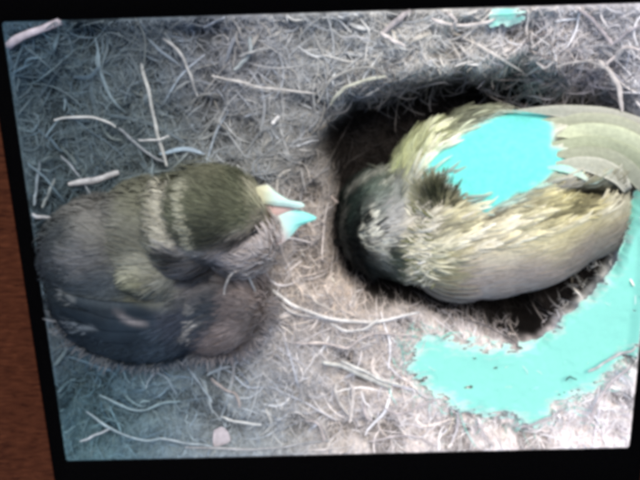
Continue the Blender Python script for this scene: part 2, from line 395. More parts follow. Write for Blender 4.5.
STEMS = [  # points, width, colour, lift above the ground, label
    ([(-6, 51), (30, 33), (74, 13)], 10, (176, 170, 178), .006, 'broad flat pale stem across the top left corner'),
    ([(141, 63), (150, 98), (157, 132), (167, 166)], 5, (178, 182, 178), .006, 'long straight pale stem above the small bird, slanting steeply down'),
    ([(54, 120), (75, 117), (100, 119), (116, 127)], 3, (206, 210, 206), .006, 'thin whitish bowed stem at left, left of the long slanting stem'),
    ([(118, 127), (132, 140), (150, 155), (164, 162)], 4, (140, 148, 152), .005, 'dull grey stem running down into the foot of the slanting stem'),
    ([(138, 140), (155, 140), (170, 136)], 2.5, (205, 208, 206), .007, 'short thin white stem crossing the long slanting stem'),
    ([(68, 184), (95, 180), (119, 172)], 9, (176, 178, 178), .006, 'flat bleached blade above the back of the small bird'),
    ([(24, 216), (50, 218), (76, 222)], 5, (180, 184, 186), .006, 'pale stem by the left edge behind the tail of the small bird'),
    ([(40, 160), (36, 190), (34, 205)], 4, (130, 144, 150), .005, 'upright dull blue stem close to the left edge'),
    ([(55, 178), (48, 195), (42, 207)], 4, (142, 152, 150), .006, 'short leaning stem under the bleached blade at left'),
    ([(60, 155), (76, 172), (92, 196)], 3, (140, 150, 156), .004, 'thin grey stem passing under the bleached blade'),
    ([(212, 76), (240, 82), (265, 88), (314, 93)], 3.5, (206, 204, 198), .007, 'long thin pale stem pointing at the top left rim of the hollow'),
    ([(163, 38), (180, 53), (190, 75), (197, 96)], 4, (172, 174, 172), .006, 'bowed grey stem between slanting stem and forked stem at top'),
    ([(250, 36), (250, 52), (243, 62), (234, 70)], 5, (172, 182, 182), .006, 'bent blue grey stem with a hook near the top centre'),
    ([(240, 56), (255, 51), (270, 48)], 3, (176, 178, 176), .0075, 'short stem crossing the bent blue grey stem'),
    ([(272, 124), (279, 116)], 5, (226, 226, 222), .007, 'tiny bright white chip left of the hollow'),
    ([(380, 32), (392, 40), (405, 46)], 5, (228, 222, 216), .008, 'short bright white peg near the top, above the hollow'),
    ([(383, 33), (398, 20), (412, 10)], 8, (180, 174, 174), .006, 'broad pale stem running from the white peg to the top edge'),
    ([(330, 105), (340, 92), (356, 83), (386, 76)], 4.5, (200, 202, 184), .008, 'yellowish arched stem over the upper left rim of the hollow'),
    ([(318, 103), (329, 82), (350, 70), (374, 68), (386, 77)], 3.5, (168, 168, 162), .007, 'grey arched stem just outside the yellowish arched one'),
    ([(342, 38), (356, 37), (370, 40)], 3.5, (196, 198, 198), .007, 'short pale stem at top left of the white peg'),
    ([(432, 18), (446, 24), (475, 25), (496, 19)], 5, (222, 216, 210), .008, 'whitish stem ending at the tiny cyan spot'),
    ([(448, 10), (456, 20), (452, 28)], 4, (210, 204, 200), .009, 'short upright stem left of the tiny cyan spot'),
    ([(580, 9), (594, 22), (606, 36), (612, 44)], 5, (192, 184, 186), .006, 'straight stem slanting down at the top right'),
    ([(606, 65), (614, 57), (624, 48), (640, 50)], 4.5, (216, 208, 204), .009, 'bright bent stem at the top right beside the hollow rim'),
    ([(598, 60), (610, 72), (619, 88), (622, 112)], 6.5, (212, 206, 200), .008, 'thick pale curved stem on the right rim of the hollow'),
    ([(612, 45), (628, 32), (645, 22)], 3.5, (190, 184, 188), .007, 'thin stem rising to the top right corner'),
    ([(556, 67), (575, 62), (592, 62), (603, 68)], 3, (180, 176, 172), .008, 'thin arched stem over the top right of the dark hollow'),
    ([(536, 62), (545, 68), (555, 60)], 3, (196, 192, 188), .009, 'small pale twig hanging on the top rim of the hollow'),
    ([(264, 284), (288, 302), (312, 313), (345, 321), (380, 321), (420, 312)], 5.5, (232, 230, 224), .010, 'longest bright white stem lying between the two birds'),
    ([(276, 299), (292, 312), (318, 318), (345, 322)], 4, (216, 212, 206), .007, 'second white stem close under the longest bright one'),
    ([(330, 324), (348, 331), (366, 328), (378, 319)], 4.5, (226, 224, 218), .012, 'short looped white stem under the middle of the longest one'),
    ([(308, 293), (318, 303), (336, 312)], 3, (214, 206, 194), .008, 'short cream stem above the longest bright one'),
    ([(294, 343), (325, 344), (347, 348), (360, 339), (376, 334), (412, 335)], 3.5, (212, 202, 196), .008, 'wavy cream stem below the longest bright one'),
    ([(322, 362), (344, 367), (368, 378), (392, 388)], 7.5, (222, 222, 212), .009, 'wide whitish blade, left one of a pair left of the cyan patch'),
    ([(340, 361), (362, 370), (382, 380), (402, 386)], 4.5, (230, 230, 222), .012, 'narrow white blade, right one of a pair left of the cyan patch'),
    ([(337, 382), (336, 394), (343, 408), (352, 418)], 4.5, (210, 206, 200), .009, 'white stem curling down below the pair of blades'),
    ([(349, 380), (353, 392), (352, 408), (350, 423)], 5, (216, 210, 204), .011, 'stubby white stem right of the curling one below the blades'),
    ([(221, 417), (238, 422), (262, 425)], 4.5, (214, 218, 214), .008, 'white sliver near the bottom, above the pale flake'),
    ([(211, 378), (222, 388), (236, 395), (240, 408)], 5, (170, 164, 160), .007, 'crooked grey stem above the white sliver'),
    ([(185, 447), (230, 449), (268, 449), (300, 444), (330, 440)], 4, (178, 180, 180), .007, 'long grey stem along the bottom edge'),
    ([(308, 452), (330, 449), (352, 446)], 3.5, (222, 216, 210), .009, 'short white stem at the bottom edge, centre'),
    ([(80, 442), (96, 435), (112, 428)], 3.5, (182, 192, 196), .008, 'short light stem in the bottom left corner'),
    ([(86, 411), (108, 427), (140, 440), (166, 438)], 4, (150, 170, 176), .007, 'long dull blue stem near the bottom left corner'),
    ([(160, 438), (185, 443), (212, 446)], 4, (166, 180, 184), .0085, 'light stem continuing right of the long dull blue one'),
    ([(100, 395), (118, 404), (140, 411), (160, 404), (180, 401)], 4, (136, 160, 166), .006, 'wavy blue grey stem under the small bird'),
    ([(146, 388), (150, 378), (158, 373), (168, 380), (176, 394)], 3, (140, 158, 166), .008, 'small arched blue stem below the small bird'),
    ([(188, 368), (200, 384), (212, 402)], 4, (152, 166, 172), .008, 'straight blue grey stem below the small bird at its right'),
    ([(232, 384), (236, 362), (248, 352), (262, 350)], 4, (168, 168, 166), .007, 'bent grey stem below the breast of the small bird'),
    ([(306, 420), (318, 424), (324, 438), (322, 442)], 4, (196, 188, 184), .008, 'hooked cream stem near the bottom, left of centre'),
    ([(364, 402), (366, 416), (372, 421)], 4, (212, 202, 200), .008, 'small hooked pink white stem near the bottom centre'),
    ([(368, 442), (392, 437), (412, 436), (438, 446)], 3.5, (214, 206, 204), .008, 'low arched cream stem at the bottom right of centre'),
    ([(384, 408), (400, 414), (420, 406), (440, 398)], 3.5, (212, 202, 200), .008, 'pinkish stem just below the cyan patch'),
    ([(632, 366), (612, 382), (598, 402), (588, 428)], 5, (214, 204, 204), .008, 'long pale stem slanting down in the bottom right corner'),
    ([(640, 350), (618, 355), (600, 366), (588, 372)], 4, (206, 200, 198), .008, 'pale stem along the right end of the cyan patch'),
    ([(478, 425), (488, 438), (494, 447)], 4, (214, 206, 204), .008, 'short cream stem below the lower tip of the cyan patch'),
    ([(520, 428), (545, 420), (566, 408)], 3.5, (196, 188, 188), .008, 'thin stem at the right of the lower tip of the cyan patch'),
    ([(462, 318), (490, 328), (516, 343)], 2.5, (96, 92, 92), .004, 'thin dark twig across the shaded lower rim of the hollow'),
    ([(565, 381), (570, 377), (577, 380)], 2.2, (40, 60, 56), .0075, 'tiny dark curled scrap lying on the cyan patch'),
    ([(300, 266), (312, 268)], 3, (226, 214, 200), .008, 'tiny white chip between the beak and the longest white stem'),
    ([(302, 277), (318, 273)], 3, (214, 200, 186), .008, 'tiny cream chip under the open beak'),
    ([(330, 196), (338, 203)], 4, (150, 138, 128), .010, 'short brownish stub beside the head of the larger bird'),
]
for pts, wd, rgb, lf, label in STEMS:
    V, F, C = one_stem(pts, wd, rgb, lf, 0.16 if wd > 6 else 0.28)
    o = link('dry_stem', mesh_np('dry_stem', V, F, C), MAT_STRAW)
    tag(o, label, 'stem', 'single dry stems on the ground')

def slab(poly_px, z, th, rgb, dome=0.0, rings=4, tilt=(0, 0), colfn=None):
    """closed, slightly pillowed solid from a plan outline"""
    pl = smooth_line(list(poly_px) + [poly_px[0]], 6 * len(poly_px) + 1)[:-1]
    n = len(pl); cx, cy = pl.mean(0); V, F = [], []
    for side in (1, -1):
        for k in range(rings):
            t = k / rings
            q = np.c_[cx + (pl[:, 0] - cx) * (1 - t), cy + (pl[:, 1] - cy) * (1 - t)]
            hz = z + side * (th / 2) * (math.sqrt(1 - (1 - t) ** 2) if k else 0) + (q[:, 0] - cx) * tilt[0] + (q[:, 1] - cy) * tilt[1] + dome * (1 - (1 - t) ** 2)
            V.append(np.stack([P(q[i, 0], q[i, 1], hz[i]) for i in range(n)]))
        V.append(P(np.array([cx]), np.array([cy]), np.array([z + side * th / 2 + dome])))
    V = np.concatenate(V); per = n * rings + 1; quads = []
    for si in range(2):
        o = si * per
        for k in range(rings - 1):
            for i in range(n):
                a, b = o + k * n + i, o + k * n + (i + 1) % n
                f = (a, b, b + n, a + n); quads.append(f if si else f[::-1])
        for i in range(n):
            a, b, c = o + (rings - 1) * n + i, o + (rings - 1) * n + (i + 1) % n, o + per - 1
            quads.append((a, b, c, c) if si else (b, a, c, c))
    for i in range(n):
        quads.append((i, (i + 1) % n, per + (i + 1) % n, per + i))
    me = bpy.data.meshes.new('slab')
    me.from_pydata(V.tolist(), [], [tuple(dict.fromkeys(q)) for q in quads]); me.validate()
    px, py = Q(V)
    C = np.repeat(lin(rgb)[None], len(V), 0) if colfn is None else colfn(px, py)
    set_col(me, C); me.polygons.foreach_set('use_smooth', np.ones(len(me.polygons), bool))
    return me
o = link('leaf_flake', slab([(214, 430), (222, 427), (228, 432), (230, 441), (222, 445), (214, 446), (213, 438)], ZG + 0.0045, 0.0006, (176, 170, 172)), MAT_STRAW)
tag(o, 'small squarish pale flake near the bottom edge', 'flake')
V, F, C = one_stem([(224, 294), (227, 281), (236, 271), (247, 275), (255, 291), (259, 312)], 3, (206, 202, 194), 0, 1.0, zs=(.034, .040, .044, .040, .022, .004))
tag(link('dry_stem', mesh_np('dry_stem', V, F, C), MAT_STRAW), 'thin white stem arched in front of the breast of the small bird', 'stem', 'single dry stems on the ground')

# ------------------------------------------------------------------ birds
def ellipsoid_body(parts, voxel, smooth_it):
    vs, fs, o = [], [], 0
    nu, nv = 28, 16
    for cx, cy, rx, ry, ang, z, rz in parts:
        c = P(cx, cy, z); m = M(z)
        ca, sa = math.cos(R(ang)), math.sin(R(ang))
        pts = [(0, 0, 1)]
        for j in range(1, nv):
            ph = math.pi * j / nv
            for i in range(nu):
                th = 2 * math.pi * i / nu; pts.append((math.sin(ph) * math.cos(th), math.sin(ph) * math.sin(th), math.cos(ph)))
        pts.append((0, 0, -1)); pts = np.array(pts)
        lx, ly = pts[:, 0] * rx * m, pts[:, 1] * ry * m
        vs.append(np.stack([c[0] + lx * ca - ly * sa, c[1] + lx * sa + ly * ca, c[2] + pts[:, 2] * rz], -1))
        last = len(pts) - 1
        for i in range(nu):
            fs.append((o, o + 1 + i, o + 1 + (i + 1) % nu)); b = 1 + (nv - 2) * nu
            fs.append((o + last, o + b + (i + 1) % nu, o + b + i))
        for j in range(nv - 2):
            for i in range(nu):
                a = o + 1 + j * nu + i; b = o + 1 + j * nu + (i + 1) % nu; fs.append((a, a + nu, b + nu, b))
        o += len(pts)
    me = bpy.data.meshes.new('body_raw'); me.from_pydata(np.concatenate(vs).tolist(), [], fs)
    ob = bpy.data.objects.new('body_raw', me); col.objects.link(ob)
    md = ob.modifiers.new('r', 'REMESH'); md.mode = 'VOXEL'; md.voxel_size = voxel
    ms = ob.modifiers.new('s', 'SMOOTH'); ms.iterations = smooth_it; ms.factor = 0.6
    dg = bpy.context.evaluated_depsgraph_get(); out = bpy.data.meshes.new_from_object(ob.evaluated_get(dg))
    bpy.data.objects.remove(ob); bpy.data.meshes.remove(me)
    out.polygons.foreach_set('use_smooth', np.ones(len(out.polygons), bool))
    return out
def sample_mesh(me, n, seed, up=-0.15):
    r = np.random.default_rng(seed); k = len(me.polygons)
    c = np.zeros(k * 3); me.polygons.foreach_get('center', c); c = c.reshape(-1, 3)
    nn = np.zeros(k * 3); me.polygons.foreach_get('normal', nn); nn = nn.reshape(-1, 3)
    ar = np.zeros(k); me.polygons.foreach_get('area', ar)
    ar = ar * (nn[:, 2] > up)
    idx = r.choice(k, n, p=ar / ar.sum())
    return c[idx] + r.normal(0, 0.0003, (n, 3)), nn[idx], r
def feathers(pos, nor, dirv, L, W, colb, colt, lift, r, K=5, droop=0.5):
    """leaf shaped feathers: pos,nor,dirv (N,3); L,W (N,), base and tip colours (N,3)"""
    N = len(pos)
    d = dirv - (dirv * nor).sum(1, keepdims=True) * nor; d /= np.linalg.norm(d, axis=1, keepdims=True) + 1e-9
    sd_ = np.cross(nor, d)
    t = np.linspace(0, 1, K); wprof = np.array([0.35, 0.85, 1.0, 0.75, 0.12]) if K == 5 else np.interp(t, [0, .25, .5, .8, 1], [0.35, .85, 1, .75, .1])
    h = lift[:, None] * (np.sin(t * np.pi * 0.75))[None] - droop * (L[:, None] ** 2) * (t[None] ** 2) / 0.06
    ctr = pos[:, None] + d[:, None] * (L[:, None] * t[None])[..., None] + nor[:, None] * h[..., None]
    half = (W[:, None] * wprof[None] / 2)[..., None] * sd_[:, None]
    ridge = nor[:, None] * (W[:, None, None] * 0.12)
    V = np.stack([ctr - half - ridge, ctr, ctr + half - ridge], 2)          # N,K,3,3
    cc = colb[:, None] * (1 - t[None, :, None]) + colt[:, None] * t[None, :, None]
    C = np.stack([cc * 1.06, cc * 0.86, cc * 1.06], 2)
    base = np.arange(N)[:, None, None] * K * 3 + np.arange(K - 1)[None, :, None] * 3 + np.arange(2)[None, None]
    F = np.stack([base, base + 1, base + 4, base + 3], -1).reshape(-1, 4)
    return V.reshape(-1, 3), F, C.reshape(-1, 3)
def body_colors(me, fn):
    v = np.zeros(len(me.vertices) * 3); me.vertices.foreach_get('co', v); v = v.reshape(-1, 3)
    px, py = Q(v); set_col(me, fn(px, py))

from mathutils.bvhtree import BVHTree
class Hit:
    """finds the height of a bird's back above a plan spot"""
    def __init__(self, me):
        self.t = BVHTree.FromPolygons([v.co for v in me.vertices], [tuple(p.vertices) for p in me.polygons])
    def z(self, px, py):
        d = Vector(P(px, py, 0.0) - CAM_LOC).normalized()
        h = self.t.ray_cast(Vector(CAM_LOC), d)
        return None if h[0] is None else h[0].z
def draped(hit, px_pts, widths, off, rgb0, rgb1, zend, n=16, mcols=7, thick=0.0005, edge=1.12, shaft=0.15, edge_rgb=None, zmin=-1.0, colfn=None):
    """one flight feather lying along the body: curved vane, raised shaft, real thickness"""
    pl = smooth_line(px_pts, n); tn = np.gradient(pl, axis=0); tn /= np.linalg.norm(tn, axis=1, keepdims=True)
    sd_ = np.stack([-tn[:, 1], tn[:, 0]], 1); f = np.linspace(0, 1, n)
    wd = np.interp(f, np.linspace(0, 1, len(widths)), widths) / 2
    cr = np.linspace(-1, 1, mcols); q = pl[:, None] + sd_[:, None] * (wd[:, None] * cr)[..., None]
    z = np.full((n, mcols), np.nan)
    for i in range(n):
        for k in range(mcols):
            h = hit.z(q[i, k, 0], q[i, k, 1])
            if h is not None: z[i, k] = h
    for i in range(n):
        m = np.isnan(z[i])
        if m.all(): z[i] = z[i - 1] * 0.7 + zend * 0.3 if i else zend
        else: z[i, m] = np.nanmin(z[i])
    for _ in range(6):
        zp = np.pad(z, 1, mode='edge'); z = 0.5 * z + 0.125 * (zp[:-2, 1:-1] + zp[2:, 1:-1] + zp[1:-1, :-2] + zp[1:-1, 2:])
    o = off if np.ndim(off) == 0 else np.interp(f, np.linspace(0, 1, len(off)), off)[:, None]
    z = np.maximum(z, zmin) + o + 0.12 * wd[:, None] * M() * (1 - cr ** 2)[None]
    V = np.concatenate([P(q[..., 0], q[..., 1], z).reshape(-1, 3), P(q[..., 0], q[..., 1], z).reshape(-1, 3) - np.array([0, 0, thick])])
    base = lin(rgb0)[None] * (1 - f)[:, None] + lin(rgb1)[None] * f[:, None]
    k = (1 - shaft * np.exp(-(cr / .18) ** 2))
    C = base[:, None] * k[None, :, None]
    e = np.abs(cr) > .8
    C[:, e] = C[:, e] * edge if edge_rgb is None else lin(edge_rgb)
    if colfn is not None: C = colfn(q[..., 0], q[..., 1]) * (1 - 0.25 * np.exp(-((cr - 1) / .2) ** 2))[None, :, None]
    C = C.reshape(-1, 3); C = np.concatenate([C, C]); L = n * mcols; F = []
    for i in range(n - 1):
        for j in range(mcols - 1):
            a = i * mcols + j; F.append((a, a + 1, a + mcols + 1, a + mcols)); F.append((L + a + mcols, L + a + mcols + 1, L + a + 1, L + a))
        for j in (0, mcols - 1):
            a = i * mcols + j; F.append((a, a + mcols, L + a + mcols, L + a))
    for i in (0, n - 1):
        for j in range(mcols - 1):
            a = i * mcols + j; F.append((a, a + 1, L + a + 1, L + a))
    return mesh_np('feather', V, F, C)
def band(px, py, line, width):
    """0..1 weight of a plumage or painted-shade stripe along a line"""
    d = np.full(np.shape(px), 1e9); line = np.asarray(line, float)
    for (ax, ay), (bx, by) in zip(line[:-1], line[1:]):
        ex, ey = bx - ax, by - ay; t = np.clip(((px - ax) * ex + (py - ay) * ey) / (ex * ex + ey * ey), 0, 1)
        d = np.minimum(d, np.hypot(px - ax - t * ex, py - ay - t * ey))
    return np.exp(-(d / width) ** 2)
def stripes(c, px, py, bands):
    for line, width, rgb, a in bands:
        k = (band(px, py, line, width) * a)[..., None]; c = c * (1 - k) + lin(rgb) * k
    return c

# ---- larger bird, back view, settled in the hollow
A = tag(empty('adult_bird'), 'larger yellowish streaked bird with dark head settled in the nest hollow', 'bird')
a_me = ellipsoid_body([(512, 203, 106, 92, 14, -.018, .037), (450, 212, 66, 93, 10, -.019, .036), (482, 205, 84, 97, 10, -.0185, .0368), (405, 222, 44, 60, 0, -.020, .030), (378, 223, 41, 55, 8, -.018, .027),
                       (574, 198, 48, 66, 12, -.020, .031), (626, 158, 36, 26, 0, -.020, .016)], 0.0010, 60)
a_hit = Hit(a_me)
CYB = np.array([0.16, 0.70, 0.63])  # overexposed highlight on the back, painted into the plumage as cyan
CYAN_A = [(414, 180), (430, 160), (454, 140), (482, 122), (516, 107), (544, 110), (553, 128), (552, 146), (572, 154), (594, 168), (584, 177), (556, 171), (540, 184), (512, 198), (486, 210), (470, 204), (452, 184), (436, 174)]
A_ZONES = [(340, 235, 18, (16, 22, 20)), (350, 195, 18, (22, 32, 28)), (360, 268, 20, (12, 17, 16)), (374, 182, 12, (92, 104, 94)), (376, 206, 11, (104, 112, 106)), (394, 215, 12, (140, 142, 140)), (392, 192, 10, (112, 122, 114)),
           (396, 258, 12, (76, 90, 80)), (384, 246, 11, (150, 152, 146)), (404, 160, 14, (196, 202, 156)), (424, 140, 18, (196, 202, 156)), (460, 118, 20, (190, 196, 166)), (510, 106, 16, (160, 160, 146)),
           (434, 197, 15, (40, 46, 30)), (412, 186, 9, (186, 186, 166)), (418, 225, 16, (206, 202, 186)), (420, 255, 16, (196, 194, 158)), (440, 275, 14, (160, 158, 122)), (450, 225, 20, (200, 196, 160)), (490, 240, 26, (216, 210, 180)),
           (520, 225, 24, (206, 202, 164)), (560, 205, 24, (186, 180, 132)), (590, 215, 20, (184, 178, 138)), (545, 240, 20, (196, 190, 150)), (604, 240, 16, (124, 120, 112)), (612, 205, 12, (170, 168, 150)),
           (480, 287, 26, (158, 150, 144)), (530, 278, 26, (154, 146, 140)), (430, 292, 16, (130, 124, 118)), (580, 262, 20, (128, 122, 116)), (580, 140, 26, (160, 164, 144)), (620, 150, 24, (152, 158, 138)), (600, 180, 12, (120, 122, 106))]
A_BANDS = [([(552, 187), (580, 192), (604, 195), (618, 197)], 7, (20, 20, 16), .97), ([(530, 186), (556, 182)], 2.5, (60, 54, 36), .8), ([(344, 212), (340, 232), (347, 256)], 3.0, (96, 96, 88), .6), ([(358, 184), (372, 174), (388, 170)], 3.5, (176, 178, 164), .7), ([(368, 212), (372, 216), (371, 224)], 3.2, (236, 238, 222), .97), ([(370, 230), (376, 239), (387, 243)], 3.2, (236, 238, 222), .97), ([(362, 224), (361, 236), (366, 247)], 2.2, (196, 200, 186), .9), ([(372, 248), (382, 250)], 2.2, (190, 194, 180), .8), ([(376, 238), (380, 232), (378, 224)], 2.5, (20, 24, 22), .95), ([(364, 216), (366, 224)], 2, (20, 26, 24), .9), ([(368, 242), (374, 246)], 2, (20, 24, 22), .9), ([(390, 250), (398, 262), (396, 270)], 4, (26, 36, 30), .9), ([(356, 200), (366, 194)], 3, (60, 74, 66), .7), ([(380, 186), (392, 180)], 2.5, (180, 184, 170), .7), ([(384, 204), (388, 220), (386, 236)], 4, (164, 166, 164), .7), ([(378, 262), (390, 270)], 4, (120, 126, 120), .6), ([(346, 196), (352, 188)], 3, (150, 150, 140), .6),  # first band paints the shade of the gap under the wing
           ([(398, 178), (392, 200), (400, 222), (396, 240)], 4, (170, 172, 168), .5)]
def streak(px, py):
    """long pale and olive streaks of the back feathers, -1..1"""
    a = R(-22); u = px * math.cos(a) + py * math.sin(a); v_ = -px * math.sin(a) + py * math.cos(a)
    v_ = v_ + 5 * fbm(px, py, .03, 2)
    return np.clip(4.6 * fbm(u * .22, v_, .13, 3), -1, 1)
def belt_w(px, py):
    fl = sstep(250, 262, py + 0.30 * (px - 470))
    return sstep(404, 418, px) * (1 - fl) * (1 - sstep(600, 618, px))
def a_base(px, py):
    c = blend(A_ZONES, px, py) * 1.12
    hm = sstep(410, 396, px)[..., None]
    mott = (1 + 3.2 * fbm(px * 1.3, py * .6, .13, 3))[..., None]; c = c * (1 - hm + hm * np.clip(mott, .3, 3.0))
    c = stripes(c, px, py, A_BANDS)
    k = belt_w(px, py) * streak(px, py) * (1 - np.exp(-(((px - 588) / 36) ** 2 + ((py - 193) / 9) ** 2))); tuft = np.exp(-(np.hypot(px - 434, py - 197) / 24) ** 4)
    k = k * (1 - tuft)
    c = c * (1 + 0.72 * np.clip(k, -1, 0))[..., None]
    kk = (0.75 * np.clip(k, 0, 1))[..., None]
    return c * (1 - kk) + lin((232, 230, 214)) * kk
def cy_in(px, py):
    a = R(-22); u = px * math.cos(a) + py * math.sin(a); v_ = -px * math.sin(a) + py * math.cos(a)
    low = sstep(150, 190, py)
    return sdist(px, py, CYAN_A) + (4 + 22 * low) * fbm(u * .25, v_, .11, 3)
def a_col(px, py):
    k = sstep(-3.0, 2.0, cy_in(px, py))[..., None]; rim = np.exp(-((cy_in(px, py) + 1) / 3.0) ** 2)[..., None] * 0.5
    c = CYB * k + a_base(px, py) * 0.97 * (1 - k)
    return c * (1 - rim) + lin((206, 226, 212)) * rim
def relief(me, fn):
    n = len(me.vertices); v = np.zeros(n * 3); me.vertices.foreach_get('co', v); v = v.reshape(-1, 3)
    nn = np.zeros(n * 3); me.vertices.foreach_get('normal', nn); px, py = Q(v)
    me.vertices.foreach_set('co', (v + nn.reshape(-1, 3) * fn(px, py)[:, None]).ravel()); me.update()
relief(a_me, lambda px, py: belt_w(px, py) * streak(px, py) * 0.0011 * (cy_in(px, py) < 0) + 0.0030 * sstep(408, 396, px) * fbm(px * 1.3, py * .7, .11, 3) - 0.006 * np.exp(-(((px - 588) / 32) ** 2 + ((py - 193) / 8) ** 2)))
body_colors(a_me, a_col)
link('body', a_me, MAT_SKIN, A)
pos, nor, r = sample_mesh(a_me, 15000, 31)
px, py = Q(pos); N = len(px)
th = R(21) + 0.9 * fbm(px, py, 0.03, 2) + np.where(px < 440, (py - 225) / 80.0 * -1.3, 0) * sstep(440, 405, px) + r.normal(0, 0.13, N)
dt = np.hypot(px - 434, (py - 195) * 1.1); tuft = dt < 23
th = np.where(tuft, np.arctan2(-(py - 218), px - 438) + r.normal(0, .16, N), th)
head = px < 402
dirv = np.stack([np.cos(th), np.sin(th), np.zeros_like(th)], -1)
L = np.where(head, r.uniform(.003, .007, N), r.uniform(.005, .014, N)); L = np.where(tuft, r.uniform(.003, .0065, N), L); Wd = np.where(tuft, L * .09, L * np.where(head, .14, .12))
bw = belt_w(px, py)
wingz = (px > 545) & (py < 180)
ci = cy_in(px, py)
c0 = a_col(px, py) * np.exp(r.normal(0, np.where(bw > .5, .16, .07), N))[:, None]
core = np.exp(-(((px - 436) / 17) ** 2 + ((py - 197) / 16) ** 2) ** 2)
c0 = np.where(tuft[:, None], lin((30, 34, 22))[None] * core[:, None] + lin((150, 150, 120))[None] * (1 - core)[:, None] * (.35 + .65 * sstep(450, 424, px))[:, None], c0)
ct = c0 * np.where(bw > .5, 1.15, 1.03)[:, None]
ct = np.where(tuft[:, None], c0 * 1.3, ct)
keep = (ci < -.5) & (~wingz) & (r.random(N) < (.35 + .65 * np.maximum(bw, head)))
lift = np.where(bw > .5, r.uniform(.0003, .0020, N), np.where(head, r.uniform(.0002, .0012, N), r.uniform(.0001, .0005, N)))
sel = np.nonzero(keep)[0]
link('plumage', mesh_np('plumage', *feathers(pos[sel], nor[sel], dirv[sel], L[sel], Wd[sel], c0[sel], ct[sel], lift[sel], r)), MAT_FEATHER, A, 'stuff')
# ruffled cream neck feathers lapping over the back of the head
pos, nor, r = sample_mesh(a_me, 9000, 33); px, py = Q(pos)
m = (px > 411) & (px < 436) & (py > 210) & (py < 284) & (r.random(len(px)) < .75)
pos, nor, px, py = pos[m], nor[m], px[m], py[m]; N = len(px)
th = np.arctan2(-(py - 228), (px - 470)) + r.normal(0, .3, N) - .35
c0 = lin((214, 212, 190))[None] * np.exp(r.normal(-.12, .25, N))[:, None]; c0 = np.where((r.random(N) < .25)[:, None], lin((120, 122, 84)), c0)
L = r.uniform(.004, .008, N)
link('neck_ruff', mesh_np('neck_ruff', *feathers(pos, nor, np.stack([np.cos(th), np.sin(th), 0 * th], -1), L, L * .13, c0, c0 * 1.1, r.uniform(.0006, .0026, N), r)), MAT_FEATHER, A, 'stuff')
# folded wing and tail feathers at the upper right
CYS = (96, 236, 214)
for pts, wds, off, c0_, c1_, er in [
        ([(516, 110), (560, 111), (605, 117), (640, 127), (668, 140)], (1, 12, 20, 18, 12), (-.0015, .0004, .0008, .001, .001), (174, 176, 160), (168, 168, 156), None),
        ([(532, 122), (580, 121), (615, 126), (645, 138), (670, 152)], (1, 16, 22, 20, 12), (-.0015, .0014, .0018, .0025, .0025), (170, 174, 150), (164, 168, 148), None),
        ([(540, 134), (582, 132), (614, 137), (644, 150), (668, 166)], (1, 18, 24, 22, 12), (-.0015, .0024, .0028, .004, .004), (190, 198, 168), (178, 186, 158), None),
        ([(542, 145), (582, 144), (612, 150), (642, 163), (662, 180)], (1, 16, 22, 20, 10), (-.0015, .0034, .0038, .005, .005), (164, 172, 146), (140, 148, 124), None),
        ([(546, 155), (582, 154), (610, 160), (632, 173), (644, 190)], (1, 16, 22, 18, 8), (-.0015, .0044, .0048, .006, .006), (156, 162, 140), (142, 146, 130), None),
        ([(548, 165), (576, 163), (600, 167), (618, 176), (628, 190)], (1, 12, 18, 16, 9), (-.0015, .0044, .0048, .0065, .0065), (174, 180, 162), (160, 160, 148), (198, 200, 186))]:
    link('wing_feather', draped(a_hit, pts, wds, off, c0_, c1_, -.022, edge_rgb=er, zmin=-.003, edge=1.06, shaft=.08), MAT_FEATHER, A)
link('wing_feather', draped(a_hit, [(540, 168), (560, 168), (576, 172), (588, 180)], (1, 7, 8, 3), (-.001, .003, .0045), (150, 226, 210), (196, 208, 190), -.01, edge=1.0, shaft=0.0), MAT_FEATHER, A)  # base tinted to carry on the painted cyan highlight
link('beak', slab([(352, 240), (344, 236), (330, 242), (342, 247)], -.022, .005, (30, 32, 32), tilt=(.0003, 0)), MAT_BEAK, A)

